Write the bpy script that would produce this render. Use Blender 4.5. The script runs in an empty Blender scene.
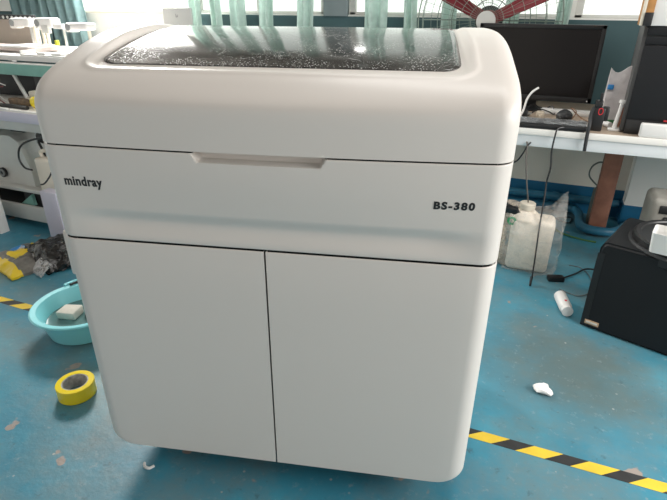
import bpy, bmesh, math, random
from mathutils import Vector, Matrix, noise
random.seed(7)
S = bpy.context.scene
COL = S.collection

# ------------------------------------------------------------------ camera
cam_d = bpy.data.cameras.new('camera'); cam = bpy.data.objects.new('camera', cam_d); COL.objects.link(cam)
cam_d.sensor_width = 36.0; cam_d.lens = 27.447; cam_d.clip_start = 0.02; cam_d.clip_end = 100
_r = Vector((0.92712, 0.37476, 0.00626)); _u = Vector((-0.16805, 0.4007, 0.90067)); _f = Vector((-0.33503, 0.83608, -0.43446))
_m = Matrix((_r, _u, -_f)).transposed().to_4x4(); _m.translation = Vector((0.55397, -0.95089, 1.32761))
cam.matrix_world = _m
S.camera = cam

# ------------------------------------------------------------------ world, lights, exposure
W = bpy.data.worlds.new('world'); S.world = W; W.use_nodes = True
bg = W.node_tree.nodes['Background']; bg.inputs[0].default_value = (1.0, 0.97, 0.93, 1); bg.inputs[1].default_value = 0.42
S.view_settings.view_transform = 'Standard'; S.view_settings.look = 'None'
S.view_settings.exposure = 0.50; S.view_settings.gamma = 1.0
S.view_settings.use_curve_mapping = False
S.cycles.max_bounces = 8; S.cycles.transparent_max_bounces = 16
S.cycles.sample_clamp_indirect = 6

def area(name, loc, target, sx, sy, power, color=(1, 1, 1)):
    d = bpy.data.lights.new(name, 'AREA'); d.shape = 'RECTANGLE'; d.size = sx; d.size_y = sy; d.energy = power; d.color = color
    o = bpy.data.objects.new(name, d); COL.objects.link(o); o.location = loc
    o.rotation_euler = (Vector(target) - Vector(loc)).to_track_quat('-Z', 'Y').to_euler()
    return o
area('added_overhead_fill', (0.30, 1.15, 2.90), (0.2, 0.9, 0.0), 1.9, 0.5, 20, (1.0, 0.98, 0.95))  # added overhead light without a fixture, stands in for the centre windows
# daylight through the window bay in the right-hand wall, and through the bright window at the back left
area('daylight_right_window', (2.95, 0.35, 1.75), (0.3, 0.3, 0.5), 2.2, 1.4, 66, (1.0, 0.98, 0.95))
area('daylight_back_left_window', (-2.9, 2.79, 1.95), (-1.6, 0.0, 0.3), 0.85, 1.2, 150, (1.0, 0.98, 0.94))

# ------------------------------------------------------------------ materials
MATS = {}
def mat(name, color, rough=0.5, metal=0.0, spec=0.5, var=0.0, vscale=8.0, bump=0.0, bscale=60.0, coat=0.0, trans=0.0, alpha=1.0, emit=None, estr=0.0, sss=0.0):
    if name in MATS: return MATS[name]
    m = bpy.data.materials.new(name); m.use_nodes = True; nt = m.node_tree; N = nt.nodes; L = nt.links
    b = N['Principled BSDF']
    b.inputs['Base Color'].default_value = (*color, 1); b.inputs['Roughness'].default_value = rough; b.inputs['Metallic'].default_value = metal
    b.inputs['Specular IOR Level'].default_value = spec; b.inputs['Coat Weight'].default_value = coat
    b.inputs['Transmission Weight'].default_value = trans; b.inputs['Alpha'].default_value = alpha
    if sss: b.inputs['Subsurface Weight'].default_value = sss; b.inputs['Subsurface Radius'].default_value = (.03, .03, .03)
    if emit: b.inputs['Emission Color'].default_value = (*emit, 1); b.inputs['Emission Strength'].default_value = estr
    tc = N.new('ShaderNodeTexCoord')
    if var:
        n = N.new('ShaderNodeTexNoise'); n.inputs['Scale'].default_value = vscale; n.inputs['Detail'].default_value = 5
        L.new(tc.outputs['Object'], n.inputs['Vector'])
        r = N.new('ShaderNodeValToRGB'); r.color_ramp.elements[0].position = 0.3; r.color_ramp.elements[1].position = 0.7
        r.color_ramp.elements[0].color = (*[c * (1 - var) for c in color], 1); r.color_ramp.elements[1].color = (*[min(1, c * (1 + var)) for c in color], 1)
        L.new(n.outputs['Fac'], r.inputs['Fac']); L.new(r.outputs['Color'], b.inputs['Base Color'])
    if bump:
        n2 = N.new('ShaderNodeTexNoise'); n2.inputs['Scale'].default_value = bscale; n2.inputs['Detail'].default_value = 4
        L.new(tc.outputs['Object'], n2.inputs['Vector'])
        bp = N.new('ShaderNodeBump'); bp.inputs['Strength'].default_value = bump; bp.inputs['Distance'].default_value = 0.01
        L.new(n2.outputs['Fac'], bp.inputs['Height']); L.new(bp.outputs['Normal'], b.inputs['Normal'])
    MATS[name] = m
    return m

def ramp(N, pts):
    r = N.new('ShaderNodeValToRGB'); cr = r.color_ramp
    while len(cr.elements) < len(pts): cr.elements.new(0.5)
    for e, (p, c) in zip(cr.elements, pts):
        e.position = p; e.color = (*c, 1) if len(c) == 3 else c
    return r
def mixc(N, L, fac, a, b, mode='MIX'):
    x = N.new('ShaderNodeMix'); x.data_type = 'RGBA'; x.blend_type = mode
    for sock, v in ((x.inputs['Factor'], fac), (x.inputs['A'], a), (x.inputs['B'], b)):
        if hasattr(v, 'is_output'): L.new(v, sock)
        elif isinstance(v, (int, float)): sock.default_value = v
        else: sock.default_value = (*v, 1)
    return x.outputs['Result']

def floor_material():
    m = bpy.data.materials.new('worn_blue_epoxy'); m.use_nodes = True; nt = m.node_tree; N = nt.nodes; L = nt.links
    b = N['Principled BSDF']; tc = N.new('ShaderNodeTexCoord'); P = tc.outputs['Object']
    def ns(scale, detail=6, rough=0.6, off=0):
        n = N.new('ShaderNodeTexNoise'); n.inputs['Scale'].default_value = scale; n.inputs['Detail'].default_value = detail; n.inputs['Roughness'].default_value = rough
        mp = N.new('ShaderNodeMapping'); mp.inputs['Location'].default_value = (off, off * .7, 0); L.new(P, mp.inputs['Vector']); L.new(mp.outputs['Vector'], n.inputs['Vector'])
        return n.outputs['Fac']
    r1 = ramp(N, [(0.30, (0.035, 0.195, 0.285)), (0.52, (0.050, 0.265, 0.370)), (0.72, (0.085, 0.345, 0.450))]); L.new(ns(1.6), r1.inputs['Fac'])
    # grey-brown dirt film, in cloudy patches
    r2 = ramp(N, [(0.42, (0, 0, 0)), (0.64, (.78, .78, .78))]); L.new(ns(2.3, 8, .7, 3.1), r2.inputs['Fac'])
    c = mixc(N, L, r2.outputs['Color'], r1.outputs['Color'], (0.16, 0.22, 0.225))
    # the big worn patch beside the machine
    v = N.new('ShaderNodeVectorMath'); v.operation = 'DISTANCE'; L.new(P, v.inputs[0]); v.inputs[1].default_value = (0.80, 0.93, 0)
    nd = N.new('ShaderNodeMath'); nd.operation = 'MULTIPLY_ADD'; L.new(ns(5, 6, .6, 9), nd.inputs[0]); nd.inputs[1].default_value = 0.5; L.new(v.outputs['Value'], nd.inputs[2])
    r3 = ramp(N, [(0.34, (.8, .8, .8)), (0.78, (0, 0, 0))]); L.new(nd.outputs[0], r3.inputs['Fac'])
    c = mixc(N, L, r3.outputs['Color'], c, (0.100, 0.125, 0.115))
    # fine scuffs and pale specks
    r4 = ramp(N, [(0.57, (0, 0, 0)), (0.72, (.6, .6, .6))]); L.new(ns(28, 8, .75, 5), r4.inputs['Fac'])
    c = mixc(N, L, r4.outputs['Color'], c, (0.30, 0.36, 0.38))
    vo = N.new('ShaderNodeTexVoronoi'); vo.inputs['Scale'].default_value = 14; L.new(P, vo.inputs['Vector'])
    r5 = ramp(N, [(0.0, (.8, .8, .8)), (0.055, (.7, .7, .7)), (0.07, (0, 0, 0))]); L.new(vo.outputs['Distance'], r5.inputs['Fac'])
    r6 = ramp(N, [(0.50, (0, 0, 0)), (0.56, (1, 1, 1))]); L.new(ns(3.7, 2, .5, 11), r6.inputs['Fac'])
    c = mixc(N, L, mixc(N, L, 1.0, r5.outputs['Color'], r6.outputs['Color'], 'MULTIPLY'), c, (0.42, 0.42, 0.40))
    # bare-concrete chips
    r7 = ramp(N, [(0.690, (0, 0, 0)), (0.705, (1, 1, 1))]); L.new(ns(6.5, 3, .5, 21.4), r7.inputs['Fac'])
    c = mixc(N, L, r7.outputs['Color'], c, (0.33, 0.28, 0.25))
    r8 = ramp(N, [(0.60, (0, 0, 0)), (0.72, (.75, .75, .75))]); L.new(ns(16, 6, .7, 33), r8.inputs['Fac'])
    c = mixc(N, L, r8.outputs['Color'], c, (0.05, 0.10, 0.12))
    L.new(c, b.inputs['Base Color'])
    rr = ramp(N, [(0.3, (.30, .30, .30)), (0.7, (.52, .52, .52))]); L.new(ns(4, 6, .6, 2), rr.inputs['Fac']); L.new(rr.outputs['Color'], b.inputs['Roughness'])
    bp = N.new('ShaderNodeBump'); bp.inputs['Strength'].default_value = .12; bp.inputs['Distance'].default_value = .01; L.new(ns(35, 4), bp.inputs['Height']); L.new(bp.outputs['Normal'], b.inputs['Normal'])
    return m

def scratched_glass():
    m = bpy.data.materials.new('scratched_smoked_acrylic'); m.use_nodes = True; nt = m.node_tree; N = nt.nodes; L = nt.links
    b = N['Principled BSDF']; tc = N.new('ShaderNodeTexCoord'); P = tc.outputs['Object']
    def scr(scale, off, thr, sx, sy, rz):
        mp = N.new('ShaderNodeMapping'); mp.inputs['Location'].default_value = (off, off * 1.3, 0); mp.inputs['Scale'].default_value = (sx, sy, 1); mp.inputs['Rotation'].default_value = (0, 0, rz)
        nz = N.new('ShaderNodeTexNoise'); nz.inputs['Scale'].default_value = 9; L.new(P, nz.inputs['Vector'])
        ad = N.new('ShaderNodeVectorMath'); ad.operation = 'MULTIPLY_ADD'; L.new(nz.outputs['Color'], ad.inputs[0]); ad.inputs[1].default_value = (.09, .09, 0); L.new(P, ad.inputs[2])
        L.new(ad.outputs[0], mp.inputs['Vector'])
        vo = N.new('ShaderNodeTexVoronoi'); vo.feature = 'DISTANCE_TO_EDGE'; vo.inputs['Scale'].default_value = scale; L.new(mp.outputs['Vector'], vo.inputs['Vector'])
        r = ramp(N, [(0, (1, 1, 1)), (thr, (0, 0, 0))]); L.new(vo.outputs['Distance'], r.inputs['Fac'])
        n = N.new('ShaderNodeTexNoise'); n.inputs['Scale'].default_value = 11; n.inputs['Detail'].default_value = 5; L.new(mp.outputs['Vector'], n.inputs['Vector'])
        g = ramp(N, [(.53, (0, 0, 0)), (.66, (.75, .75, .75))]); L.new(n.outputs['Fac'], g.inputs['Fac'])
        return mixc(N, L, 1.0, r.outputs['Color'], g.outputs['Color'], 'MULTIPLY')
    s1 = scr(11, 1.3, .009, .7, 1.6, .3); s2 = scr(34, 4.7, .022, 1.5, .8, 1.0)
    vo = N.new('ShaderNodeTexVoronoi'); vo.inputs['Scale'].default_value = 170; L.new(P, vo.inputs['Vector'])
    r = ramp(N, [(0.16, (.75, .75, .75)), (.34, (0, 0, 0))]); L.new(vo.outputs['Distance'], r.inputs['Fac'])
    n = N.new('ShaderNodeTexNoise'); n.inputs['Scale'].default_value = 13; n.inputs['Detail'].default_value = 6; L.new(P, n.inputs['Vector'])
    g = ramp(N, [(.42, (0, 0, 0)), (.54, (1, 1, 1))]); L.new(n.outputs['Fac'], g.inputs['Fac'])
    s3 = mixc(N, L, 1.0, r.outputs['Color'], g.outputs['Color'], 'MULTIPLY')
    al = mixc(N, L, 1.0, mixc(N, L, 1.0, s1, s2, 'LIGHTEN'), s3, 'LIGHTEN')
    sm = N.new('ShaderNodeTexNoise'); sm.inputs['Scale'].default_value = 7; sm.inputs['Detail'].default_value = 7; L.new(P, sm.inputs['Vector'])
    base = ramp(N, [(.35, (.022, .021, .020)), (.7, (.06, .056, .052))]); L.new(sm.outputs['Fac'], base.inputs['Fac'])
    L.new(mixc(N, L, al, base.outputs['Color'], (.62, .62, .60)), b.inputs['Base Color'])
    rg = ramp(N, [(.35, (.05, .05, .05)), (.75, (.17, .17, .17))]); L.new(sm.outputs['Fac'], rg.inputs['Fac'])
    L.new(mixc(N, L, al, rg.outputs['Color'], (.6, .6, .6)), b.inputs['Roughness'])
    return m

def plastic_film(name, tint, dens, rough=.18):
    m = bpy.data.materials.new(name); m.use_nodes = True; nt = m.node_tree; N = nt.nodes; L = nt.links
    b = N['Principled BSDF']; b.inputs['Base Color'].default_value = (*tint, 1); b.inputs['Roughness'].default_value = rough
    tr = N.new('ShaderNodeBsdfTransparent'); mx = N.new('ShaderNodeMixShader'); tc = N.new('ShaderNodeTexCoord')
    n = N.new('ShaderNodeTexNoise'); n.inputs['Scale'].default_value = 22; n.inputs['Detail'].default_value = 6; n.inputs['Distortion'].default_value = 1.2; L.new(tc.outputs['Object'], n.inputs['Vector'])
    r = ramp(N, [(.35, (dens * .5,) * 3), (.7, (min(1, dens * 1.5),) * 3)]); L.new(n.outputs['Fac'], r.inputs['Fac'])
    bp = N.new('ShaderNodeBump'); bp.inputs['Strength'].default_value = .8; bp.inputs['Distance'].default_value = .02; L.new(n.outputs['Fac'], bp.inputs['Height']); L.new(bp.outputs['Normal'], b.inputs['Normal'])
    L.new(r.outputs['Color'], mx.inputs['Fac']); L.new(tr.outputs[0], mx.inputs[1]); L.new(b.outputs[0], mx.inputs[2]); L.new(mx.outputs[0], N['Material Output'].inputs['Surface'])
    return m

def cloth_mat(name, color, transl, stripes=0):
    m = bpy.data.materials.new(name); m.use_nodes = True; nt = m.node_tree; N = nt.nodes; L = nt.links
    d = N.new('ShaderNodeBsdfDiffuse'); t = N.new('ShaderNodeBsdfTranslucent'); mx = N.new('ShaderNodeMixShader'); mx.inputs[0].default_value = transl
    tc = N.new('ShaderNodeTexCoord'); n = N.new('ShaderNodeTexNoise'); n.inputs['Scale'].default_value = 30; L.new(tc.outputs['Object'], n.inputs['Vector'])
    r = ramp(N, [(.3, tuple(c * .88 for c in color)), (.7, color)]); L.new(n.outputs['Fac'], r.inputs['Fac'])
    L.new(r.outputs['Color'], d.inputs[0]); L.new(r.outputs['Color'], t.inputs[0]); L.new(d.outputs[0], mx.inputs[1]); L.new(t.outputs[0], mx.inputs[2]); L.new(mx.outputs[0], N['Material Output'].inputs['Surface'])
    return m

def frosted_pane(name, color, strength, pattern):
    m = bpy.data.materials.new(name); m.use_nodes = True; nt = m.node_tree; N = nt.nodes; L = nt.links
    b = N['Principled BSDF']; tc = N.new('ShaderNodeTexCoord')
    if pattern == 'reeded':
        w = N.new('ShaderNodeTexWave'); w.wave_type = 'BANDS'; w.bands_direction = 'X'; w.inputs['Scale'].default_value = 14; w.inputs['Distortion'].default_value = 1.5; L.new(tc.outputs['Object'], w.inputs['Vector']); f = w.outputs['Fac']
    else:
        w = N.new('ShaderNodeTexVoronoi'); w.inputs['Scale'].default_value = 55; L.new(tc.outputs['Object'], w.inputs['Vector']); f = w.outputs['Distance']
    n = N.new('ShaderNodeTexNoise'); n.inputs['Scale'].default_value = 3; n.inputs['Detail'].default_value = 4; L.new(tc.outputs['Object'], n.inputs['Vector'])
    mm = N.new('ShaderNodeMath'); mm.operation = 'MULTIPLY_ADD'; L.new(f, mm.inputs[0]); mm.inputs[1].default_value = .35; L.new(n.outputs['Fac'], mm.inputs[2])
    r = ramp(N, [(.25, tuple(c * .66 for c in color)), (.85, color)]); L.new(mm.outputs[0], r.inputs['Fac'])
    b.inputs['Base Color'].default_value = (.5, .52, .5, 1); b.inputs['Roughness'].default_value = .3
    L.new(r.outputs['Color'], b.inputs['Emission Color']); b.inputs['Emission Strength'].default_value = strength
    return m

# palette
SHELL = mat('warm_white_moulded_plastic', (.73, .680, .632), .38, spec=.4, bump=.03, bscale=900)
DARKGAP = mat('dark_interior_metal', (.02, .02, .02), .6)
GLASS = scratched_glass()
INK = mat('black_print', (.012, .012, .013), .45)
BLACK = mat('black_plastic', (.014, .014, .015), .35)
BLACKM = mat('matt_black_plastic', (.02, .021, .023), .55, bump=.05, bscale=500)
CHARC = mat('charcoal_powder_coat', (.011, .012, .014), .5, spec=.3, bump=.08, bscale=700)
SCREEN = mat('dark_screen', (.012, .010, .010), .22, spec=.22)
WHITE = mat('white_plastic', (.78, .77, .75), .4)
CREAM = mat('cream_plastic', (.72, .66, .55), .45)
LILAC = mat('lilac_white_laminate', (.66, .63, .74), .45)
GREYW = mat('pale_grey_plastic', (.62, .62, .59), .45, var=.06, vscale=5)
GREY = mat('mid_grey_metal', (.28, .29, .29), .45, metal=.2)
STEEL = mat('bright_steel', (.62, .62, .60), .3, metal=.9)
WIRE = mat('dull_green_grey_wire', (.24, .30, .26), .45, metal=.3)
RED = mat('dark_red_painted_blade', (.19, .012, .02), .4)
YEL = mat('yellow_tape_film', (.96, .74, .02), .22, coat=.5, sss=.1)
CARD = mat('grey_card_core', (.45, .44, .41), .8, var=.3, vscale=60)
HAZY = mat('hazard_yellow', (.80, .56, .045), .5, var=.10, vscale=14)
HAZK = mat('hazard_black', (.028, .029, .030), .5, var=.3, vscale=20)
WOODTOP = mat('brown_bench_laminate', (.38, .30, .23), .5, var=.15, vscale=9)
BENCHW = mat('white_bench_edge', (.85, .83, .79), .4)
APRON = mat('pale_blue_white_apron', (.72, .76, .78), .45, var=.05, vscale=4)
RUST = mat('brown_painted_steel', (.30, .13, .085), .6, var=.25, vscale=12)
WALLC = mat('cream_wall_paint', (.84, .79, .70), .8, var=.05, vscale=2)
WALLW = mat('white_wall_paint', (.86, .84, .80), .8, var=.04, vscale=2)
DADO = mat('blue_gloss_dado_paint', (.015, .15, .30), .4, var=.12, vscale=3)
TEAL = mat('dark_teal_panel_paint', (.045, .095, .105), .6, var=.12, vscale=2.5)
PIPE = mat('blue_painted_pipe', (.03, .16, .26), .4, var=.15, vscale=8)
MINT = mat('mint_green_painted_rail', (.22, .46, .40), .5, var=.08, vscale=10)
AQUA = mat('aqua_blue_basin_plastic', (.25, .68, .74), .3, sss=.1)
WATER = mat('murky_wash_water', (.10, .20, .20), .06)
PLAST = mat('white_plaster', (.80, .79, .77), .9, bump=.6, bscale=60)
JUG = mat('translucent_white_hdpe', (.86, .78, .67), .45, sss=.2)
FILM = plastic_film('clear_crumpled_film', (.88, .85, .80), .18)
FILMB = plastic_film('tan_tinted_film', (.74, .64, .53), .5)
ORANGE = mat('orange_brown_cardboard', (.42, .20, .06), .7, var=.2, vscale=20)
BEIGE = mat('beige_board', (.46, .40, .34), .7, var=.06, vscale=4)
GREENC = mat('green_insulation', (.10, .22, .07), .5)
TANP = mat('tan_plastic', (.50, .43, .34), .5)
BLUEP = mat('blue_print', (.03, .25, .62), .5)
BAGY = mat('yellow_bag_print', (.82, .58, .02), .35, bump=.4, bscale=18)
BAGG = mat('grey_clear_bag_contents', (.16, .15, .135), .35, var=.4, vscale=22, bump=.6, bscale=25)
BAGK = mat('glossy_black_bag', (.014, .013, .013), .15, var=.5, vscale=25, bump=.9, bscale=26)
REDP = mat('red_print', (.60, .03, .04), .5)
LOGOG = mat('grey_print', (.25, .25, .25), .5)
CURT = cloth_mat('pale_green_satin_curtain', (.78, .89, .85), .68)
CURTD = cloth_mat('dusky_teal_curtain', (.25, .37, .38), .36)
CEIL = mat('dull_ceiling_paint', (.20, .18, .16), .9)

# ------------------------------------------------------------------ helpers
def link(name, mesh, parent=None, loc=None):
    o = bpy.data.objects.new(name, mesh); COL.objects.link(o)
    if parent: o.parent = parent
    if loc: o.location = loc
    return o
def tag(o, label, cat, group=None, kind=None):
    o['label'] = label; o['category'] = cat
    if group: o['group'] = group
    if kind: o['kind'] = kind
    return o
def thing(name, label, cat, loc=(0, 0, 0), rz=0.0, group=None):
    o = bpy.data.objects.new(name, None); COL.objects.link(o); o.location = loc; o.rotation_euler = (0, 0, rz); o.empty_display_size = .05
    return tag(o, label, cat, group)

class MB:
    def __init__(s): s.bm = bmesh.new()
    def box(s, c, size, bev=0.0, rot=None, seg=2, mi=0):
        M = Matrix.Translation(c) @ (rot.to_4x4() if rot else Matrix()) @ Matrix.Diagonal((*size, 1))
        r = bmesh.ops.create_cube(s.bm, size=1.0, matrix=M)
        fs = {f for v in r['verts'] for f in v.link_faces}
        for f in fs: f.material_index = mi
        if bev: bmesh.ops.bevel(s.bm, geom=list({e for v in r['verts'] for e in v.link_edges}), offset=bev, segments=seg, affect='EDGES', profile=.5)
        return s
    def b2(s, lo, hi, bev=0.0, seg=2, mi=0):
        return s.box([(a + b) / 2 for a, b in zip(lo, hi)], [b - a for a, b in zip(lo, hi)], bev, None, seg, mi)
    def cyl(s, p0, p1, r0, r1=None, seg=20, mi=0):
        p0 = Vector(p0); p1 = Vector(p1); d = p1 - p0; r1 = r0 if r1 is None else r1
        M = Matrix.Translation((p0 + p1) / 2) @ d.to_track_quat('Z', 'Y').to_matrix().to_4x4()
        r = bmesh.ops.create_cone(s.bm, cap_ends=True, segments=seg, radius1=r0, radius2=r1, depth=d.length, matrix=M)
        for f in {f for v in r['verts'] for f in v.link_faces}: f.material_index = mi
        return s
    def sph(s, c, r, sc=(1, 1, 1), u=20, v=12):
        bmesh.ops.create_uvsphere(s.bm, u_segments=u, v_segments=v, radius=r, matrix=Matrix.Translation(c) @ Matrix.Diagonal((*sc, 1)))
        return s
    def lathe(s, prof, c=(0, 0, 0), seg=40, M=None, close=False):
        c = Vector(c); rings = []
        for r, z in prof:
            ring = []
            for k in range(seg):
                a = 2 * math.pi * k / seg; p = Vector((r * math.cos(a), r * math.sin(a), z))
                if M: p = M @ p
                ring.append(s.bm.verts.new(p + c))
            rings.append(ring)
        pr = list(zip(rings, rings[1:])) + ([(rings[-1], rings[0])] if close else [])
        for a, b in pr:
            for k in range(seg): s.bm.faces.new((a[k], a[(k + 1) % seg], b[(k + 1) % seg], b[k]))
        if not close:
            s.bm.faces.new(rings[0][::-1]); s.bm.faces.new(rings[-1])
        return s
    def tube(s, pts, r, seg=8, sub=5, cyclic=False):
        pts = [Vector(p) for p in pts]; n = len(pts)
        if sub > 1:
            q = []
            rng = range(n) if cyclic else range(n - 1)
            for i in rng:
                g = (lambda k: pts[k % n]) if cyclic else (lambda k: pts[max(0, min(n - 1, k))])
                a, b, c, d = g(i - 1), g(i), g(i + 1), g(i + 2)
                for j in range(sub):
                    t = j / sub
                    q.append(.5 * ((2 * b) + (c - a) * t + (2 * a - 5 * b + 4 * c - d) * t * t + (3 * b - 3 * c + d - a) * t ** 3))
            if not cyclic: q.append(pts[-1])
            pts = q; n = len(pts)
        rings = []; prev = None
        for i, p in enumerate(pts):
            t = (pts[(i + 1) % n] - pts[i - 1]) if cyclic else (pts[min(n - 1, i + 1)] - pts[max(0, i - 1)])
            t.normalize()
            up = prev if prev is not None else (Vector((0, 0, 1)) if abs(t.z) < .9 else Vector((1, 0, 0)))
            a = up - t * up.dot(t)
            if a.length < 1e-5: a = t.orthogonal()
            a.normalize(); b = t.cross(a); prev = a
            rings.append([s.bm.verts.new(p + (a * math.cos(2 * math.pi * k / seg) + b * math.sin(2 * math.pi * k / seg)) * r) for k in range(seg)])
        for a, b in list(zip(rings, rings[1:])) + ([(rings[-1], rings[0])] if cyclic else []):
            for k in range(seg): s.bm.faces.new((a[k], a[(k + 1) % seg], b[(k + 1) % seg], b[k]))
        if not cyclic:
            s.bm.faces.new(rings[0][::-1]); s.bm.faces.new(rings[-1])
        return s
    def prism(s, poly, ext, mi=0):
        a = [s.bm.verts.new(p) for p in poly]; b = [s.bm.verts.new(Vector(p) + Vector(ext)) for p in poly]
        n = len(a)
        f = [s.bm.faces.new(a), s.bm.faces.new(b[::-1])]
        for k in range(n): f.append(s.bm.faces.new((a[k], b[k], b[(k + 1) % n], a[(k + 1) % n])))
        for x in f: x.material_index = mi
        return s
    def sheet(s, P, nu, nv):
        g = [[s.bm.verts.new(P(i / (nu - 1), j / (nv - 1))) for j in range(nv)] for i in range(nu)]
        for i in range(nu - 1):
            for j in range(nv - 1): s.bm.faces.new((g[i][j], g[i + 1][j], g[i + 1][j + 1], g[i][j + 1]))
        return s
    def noise(s, amp, sc, seed=0):
        s.bm.normal_update()
        for v in s.bm.verts:
            v.co += noise.noise_vector(v.co * sc + Vector((seed, seed, seed))) * amp
        return s
    def subdiv(s, n):
        bmesh.ops.subdivide_edges(s.bm, edges=s.bm.edges[:], cuts=n, use_grid_fill=True); return s
    def build(s, name, mats, parent=None, loc=None, smooth=True, ang=35, solid=0):
        bmesh.ops.recalc_face_normals(s.bm, faces=s.bm.faces)
        me = bpy.data.meshes.new(name); s.bm.to_mesh(me); s.bm.free()
        for m in (mats if isinstance(mats, (list, tuple)) else [mats]): me.materials.append(m)
        if smooth:
            me.shade_smooth()
            me.set_sharp_from_angle(angle=math.radians(ang))
        o = link(name, me, parent, loc)
        if solid:
            md = o.modifiers.new('thickness', 'SOLIDIFY'); md.thickness = abs(solid); md.offset = -1 if solid > 0 else 1
        return o
def structure(o, label=None): 
    o['kind'] = 'structure'
    if label: o['label'] = label
    return o
RX = lambda a: Matrix.Rotation(a, 3, 'X')
RY = lambda a: Matrix.Rotation(a, 3, 'Y')
RZ = lambda a: Matrix.Rotation(a, 3, 'Z')
def text_mesh(name, s, size, mtl, parent, bold=0.0, sx=1.0, extr=.0006, sp=1.0):
    cu = bpy.data.curves.new(name, 'FONT'); cu.body = s; cu.size = size; cu.extrude = extr; cu.offset = bold; cu.space_character = sp; cu.resolution_u = 6
    tmp = bpy.data.objects.new('tmp_text', cu); COL.objects.link(tmp)
    dg = bpy.context.evaluated_depsgraph_get(); me = bpy.data.meshes.new_from_object(tmp.evaluated_get(dg))
    bpy.data.objects.remove(tmp); bpy.data.curves.remove(cu)
    me.name = name; me.materials.clear(); me.materials.append(mtl)
    for v in me.vertices: v.co.x *= sx
    return link(name, me, parent)

# ------------------------------------------------------------------ the room
XL, XR, YB, YF, ZC = -4.7, 3.05, 2.86, -2.6, 2.95
structure(MB().b2((XL, YF, -.1), (XR, YB + .2, 0)).build('floor', floor_material(), smooth=False))
structure(MB().b2((XL, YF, ZC), (XR, YB + .2, ZC + .1)).build('ceiling', CEIL, smooth=False))
structure(MB().b2((XL - .15, YF, 0), (XL, YB + .2, ZC)).build('wall_left', WALLW, smooth=False))
wr = MB()
wr.b2((XR, YF, 0), (XR + .15, YB + .2, .95)); wr.b2((XR, YF, 2.55), (XR + .15, YB + .2, ZC)); wr.b2((XR, 1.6, .95), (XR + .15, YB + .2, 2.55)); wr.b2((XR, YF, .95), (XR + .15, -1.3, 2.55))
structure(wr.build('wall_right', WALLW, smooth=False))
ZS, ZT = 1.262, 2.80
wins = [(-3.42, -2.36), (-2.20, -1.055), (-.87, .60), (.64, 2.5)]
wb = MB(); wb.b2((XL, YB, 0), (XR, YB + .2, ZS)); wb.b2((XL, YB, ZT), (XR, YB + .2, ZC))
for x0, x1 in zip([XL] + [w[1] for w in wins], [w[0] for w in wins] + [XR]): wb.b2((x0, YB, ZS), (x1, YB + .2, ZT))
structure(wb.build('wall_back', WALLW, smooth=False))
panes = [frosted_pane('overexposed_window_light', (1.0, .97, .92), 3.0, 'pebble'), frosted_pane('milky_window_light', (.93, .98, .93), .80, 'pebble'),
         frosted_pane('reeded_window_light', (.93, .98, .92), .76, 'reeded'), frosted_pane('pebbled_window_light', (.86, .88, .84), .72, 'pebble')]
for i, (x0, x1) in enumerate(wins):
    fr = MB(); t = .045
    for lo, hi in (((x0, YB + .03, ZS), (x0 + t, YB + .09, ZT)), ((x1 - t, YB + .03, ZS), (x1, YB + .09, ZT)), ((x0, YB + .03, ZT - t), (x1, YB + .09, ZT)), ((x0, YB + .03, ZS), (x1, YB + .09, ZS + .02)), (((x0 + x1) / 2 - .02, YB + .04, ZS), ((x0 + x1) / 2 + .02, YB + .08, ZT))):
        fr.b2(lo, hi, .004)
    f = structure(fr.build('window_%d' % (i + 1), WHITE if i == 0 else GREYW))
    structure(MB().b2((x0 + .01, YB + .055, ZS + .01), (x1 - .01, YB + .065, ZT - .01)).build('window_pane', panes[i], f, smooth=False))
structure(MB().b2((-3.44, YB - .06, ZS - .012), (-2.34, YB + .03, ZS + .016), .006).build('trim_1', CREAM))
structure(MB().b2((-2.20, YB - .012, .70), (XR, YB, 1.252)).b2((XL, YB - .012, .70), (-3.42, YB, 1.252)).build('trim_2', TEAL, smooth=False))
structure(MB().b2((XL, YB - .008, .0), (XR, YB, .198)).build('baseboard_back', DADO, smooth=False))
structure(MB().b2((-1.1, YB - .010, .198), (XR, YB, .70)).build('trim_3', WALLC, smooth=False))
pil = structure(MB().b2((1.166, 2.74, 0), (1.75, YB - .01, ZC)).build('wall_pilaster', WALLW, smooth=False))
structure(MB().b2((1.163, 2.733, 0), (1.753, 2.74, .135)).b2((1.158, 2.733, 0), (1.166, YB - .012, .135)).build('baseboard_pilaster', DADO, smooth=False))
structure(MB().b2((-1.055, YB - .03, 1.252), (-.87, YB + .02, ZT), .004).build('trim_4', mat('slate_pillar_paint', (.20, .24, .25), .6)))
# pipes along the foot of the back wall
for n, (z, r, y, lb) in enumerate(((.115, .026, 2.805, 'blue painted pipe running along the wall foot, the upper one'), (.045, .028, 2.80, 'lower blue wall-foot pipe that bends out round the brown bench leg'))):
    q = MB().tube([(-.9, y, z), (.2, y, z), (1.14, y, z)] if n == 0 else [(-.9, y, z), (.2, y, z), (.80, y, z), (.885, 2.76, z), (.905, 2.66, z), (.905, 2.50, z), (.95, 2.432, z), (1.07, 2.432, z), (1.13, 2.50, z), (1.20, 2.62, z), (1.32, 2.68, z), (1.75, 2.69, z)], r, 12, 1 if n == 0 else 5)
    for x in (.2, .74): q.cyl((x - .02, y, z), (x + .02, y, z), r + .006, seg=16)
    tag(q.build('water_pipe', PIPE), lb, 'pipe', 'blue pipes along the wall')

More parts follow.
